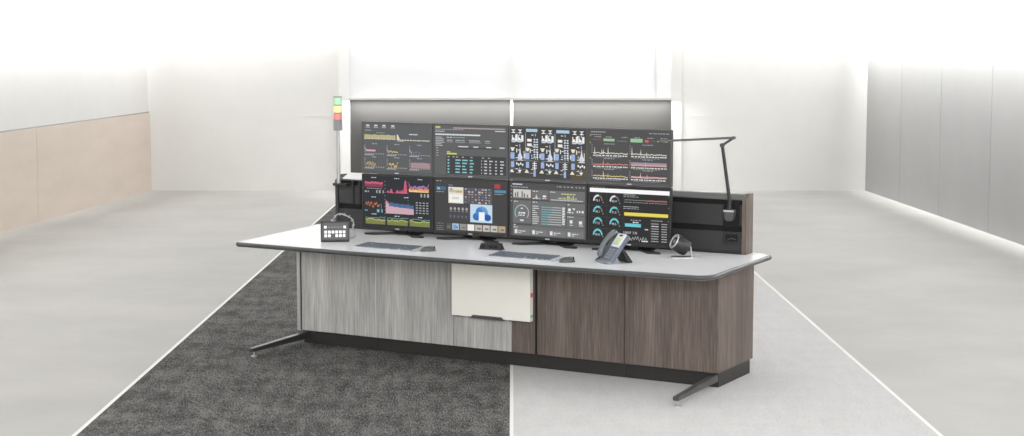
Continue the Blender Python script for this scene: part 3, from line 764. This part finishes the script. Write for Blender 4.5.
# desk lamp clipped on the rail
t = thing('desk_lamp', 'black articulated lamp with long light bar on the right of the rail', 'lamp', 2.912, .452, ZT)
boxobj('mount_plate', M['darkslot'], t, (-.052, .052, -.004, .006, .162, .332), .003)
b = MB(); b.prism([(-.026, .215), (-.034, .265), (-.030, .275), (.030, .275), (.034, .265), (.026, .215), (.014, .205), (-.014, .205)], 'y', -.05, -.004, .004)
b.build('clamp', M['charcoal'], t)
b = MB(); b.box(-.034, .034, -.052, -.048, .262, .272, .001); b.build('clamp_screw', M['silver'], t)
b = MB(); b.tube([(.0, -.03, .27), (.0, -.03, .335)], .016, 12); b.build('socket', M['black'], t, smooth=True)
E1 = Vector((-.045, -.05, .665)); E2 = Vector((.030, -.055, .712)); E3 = Vector((-.375, -.252, .690))
b = MB(); b.tube([(.0, -.03, .325), E1], [.011, .0105], 10); b.build('lower_arm', M['black'], t, smooth=True)
b = MB(); b.tube([E1, E2], .008, 10); b.lathe([(.013, -.012), (.013, .012)], 14, Matrix.Translation(E1) @ Matrix.Rotation(math.pi/2, 4, 'X')); b.lathe([(.010, -.012), (.010, .012)], 14, Matrix.Translation(E2) @ Matrix.Rotation(math.pi/2, 4, 'X'))
b.build('elbow', M['charcoal'], t, smooth=True)
dirv = (E3-E2); Lb = dirv.length
RM = Matrix.Translation(E2) @ dirv.to_track_quat('X', 'Z').to_matrix().to_4x4()
b = MB(); b.box(0, Lb, -.014, .014, -.006, .007, .003, RM); b.build('light_bar', M['charcoal'], t)

# signal tower
t = thing('signal_tower', 'signal tower with green, yellow and red lenses on a grey pole', 'signal light', .016, .427, 1.035)
b = MB(); b.box(-.040, .075, -.016, .018, 0, .018, .003); b.build('bracket', M['black'], t)
b = MB(); b.tube([(0, 0, .015), (0, 0, .40)], .0135, 14); b.build('pole', M['pole'], t, smooth=True)
z = .383
for nm, h, mt, lb in (('base_module', .075, M['beacon'], None), ('lens', .042, M['lens_red'], 'red lens'), ('collar', .006, M['beacon'], None), ('lens', .048, M['lens_yellow'], 'yellow lens'), ('collar', .006, M['beacon'], None), ('lens', .05, M['lens_green'], 'green lens'), ('cap', .006, M['beacon'], None)):
    r = .031 if nm != 'collar' else .029
    b = MB(); b.lathe([(r-.002, z), (r, z+.002), (r, z+h-.002), (r-.002, z+h)], 24); b.build(nm, mt, t, smooth=True, label=lb); z += h

# ------------------------------------------------------------------ light
w = bpy.data.worlds.new('World'); SC.world = w; w.use_nodes = True
bg = w.node_tree.nodes['Background']; bg.inputs['Color'].default_value = (1, .995, .985, 1); bg.inputs['Strength'].default_value = .72
def area(name, loc, sx, sy, power, rot=(0, 0, 0), col=(1, 1, 1), spread=180):
    l = bpy.data.lights.new(name, 'AREA'); l.shape = 'RECTANGLE'; l.size = sx; l.size_y = sy; l.energy = power; l.color = col
    o = bpy.data.objects.new(name, l); COL.objects.link(o); o.location = loc; o.rotation_euler = rot; l.spread = math.radians(spread); return o
area('overhead_fill', (.3, 9.0, 4.6), 5, 4, 50)  # added soft fill from above, stands for no known fixture
sl = bpy.data.lights.new('frontal_sun_fill', 'SUN'); sl.energy = .55; sl.angle = math.radians(40); sl.color = (1, .995, .985)  # added wide sun from the front, brightens the console fronts
so = bpy.data.objects.new('frontal_sun_fill', sl); COL.objects.link(so); so.rotation_euler = (math.radians(90-5), 0, math.radians(6)); so.location = (0, -2, 4)
def wash(name, p0, p1, z, power, tilt=0):
    p0, p1 = Vector(p0), Vector(p1); d = p1-p0
    area(name, ((p0.x+p1.x)/2, (p0.y+p1.y)/2, z), d.length, .06, power, (math.radians(tilt), 0, math.atan2(d.y, d.x)), (1, 1, 1), 110 if tilt else 180)
wash('added_wall_wash', (XL(YB)+.1, YB-.25), (XR(YB)-.1, YB-.25), 2.8, 120, 48)  # added strips out of view, whiten the tops of the walls
wash('added_wall_wash', (XL(4)+.25, 4), (XL(YB)+.25, YB), 2.8, 560, 50)
wash('added_wall_wash', (XR(4)-.25, 4), (XR(YB)-.25, YB), 2.8, 1700, -50)
wash('added_dado_strip', (PL, YB-.2), (PR, YB-.2), ZD-.005, 72)  # made-up strip under the rail, grades the dado from pale to dark
sp = Vector((1.2, .5, 2.6)); sd = W(1.6, 0, .5)-sp
area('front_fill', sp, 5, 2, 520, sd.to_track_quat('-Z', 'Y').to_euler())  # added fill near the camera, lifts the cabinet fronts

# ------------------------------------------------------------------ camera and view
cam = bpy.data.cameras.new('Camera'); co = bpy.data.objects.new('Camera', cam); COL.objects.link(co)
co.location = (0, 0, CZ); co.rotation_euler = (math.pi/2-.1064, 0, 0)
cam.sensor_width = 36; cam.lens = 36*1663.2/1024; cam.clip_end = 200
SC.camera = co
vs = SC.view_settings
SC.display_settings.display_device = 'sRGB'
vs.view_transform = 'Standard'; vs.look = 'None'; vs.gamma = 1; vs.exposure = 0
vs.use_curve_mapping = False
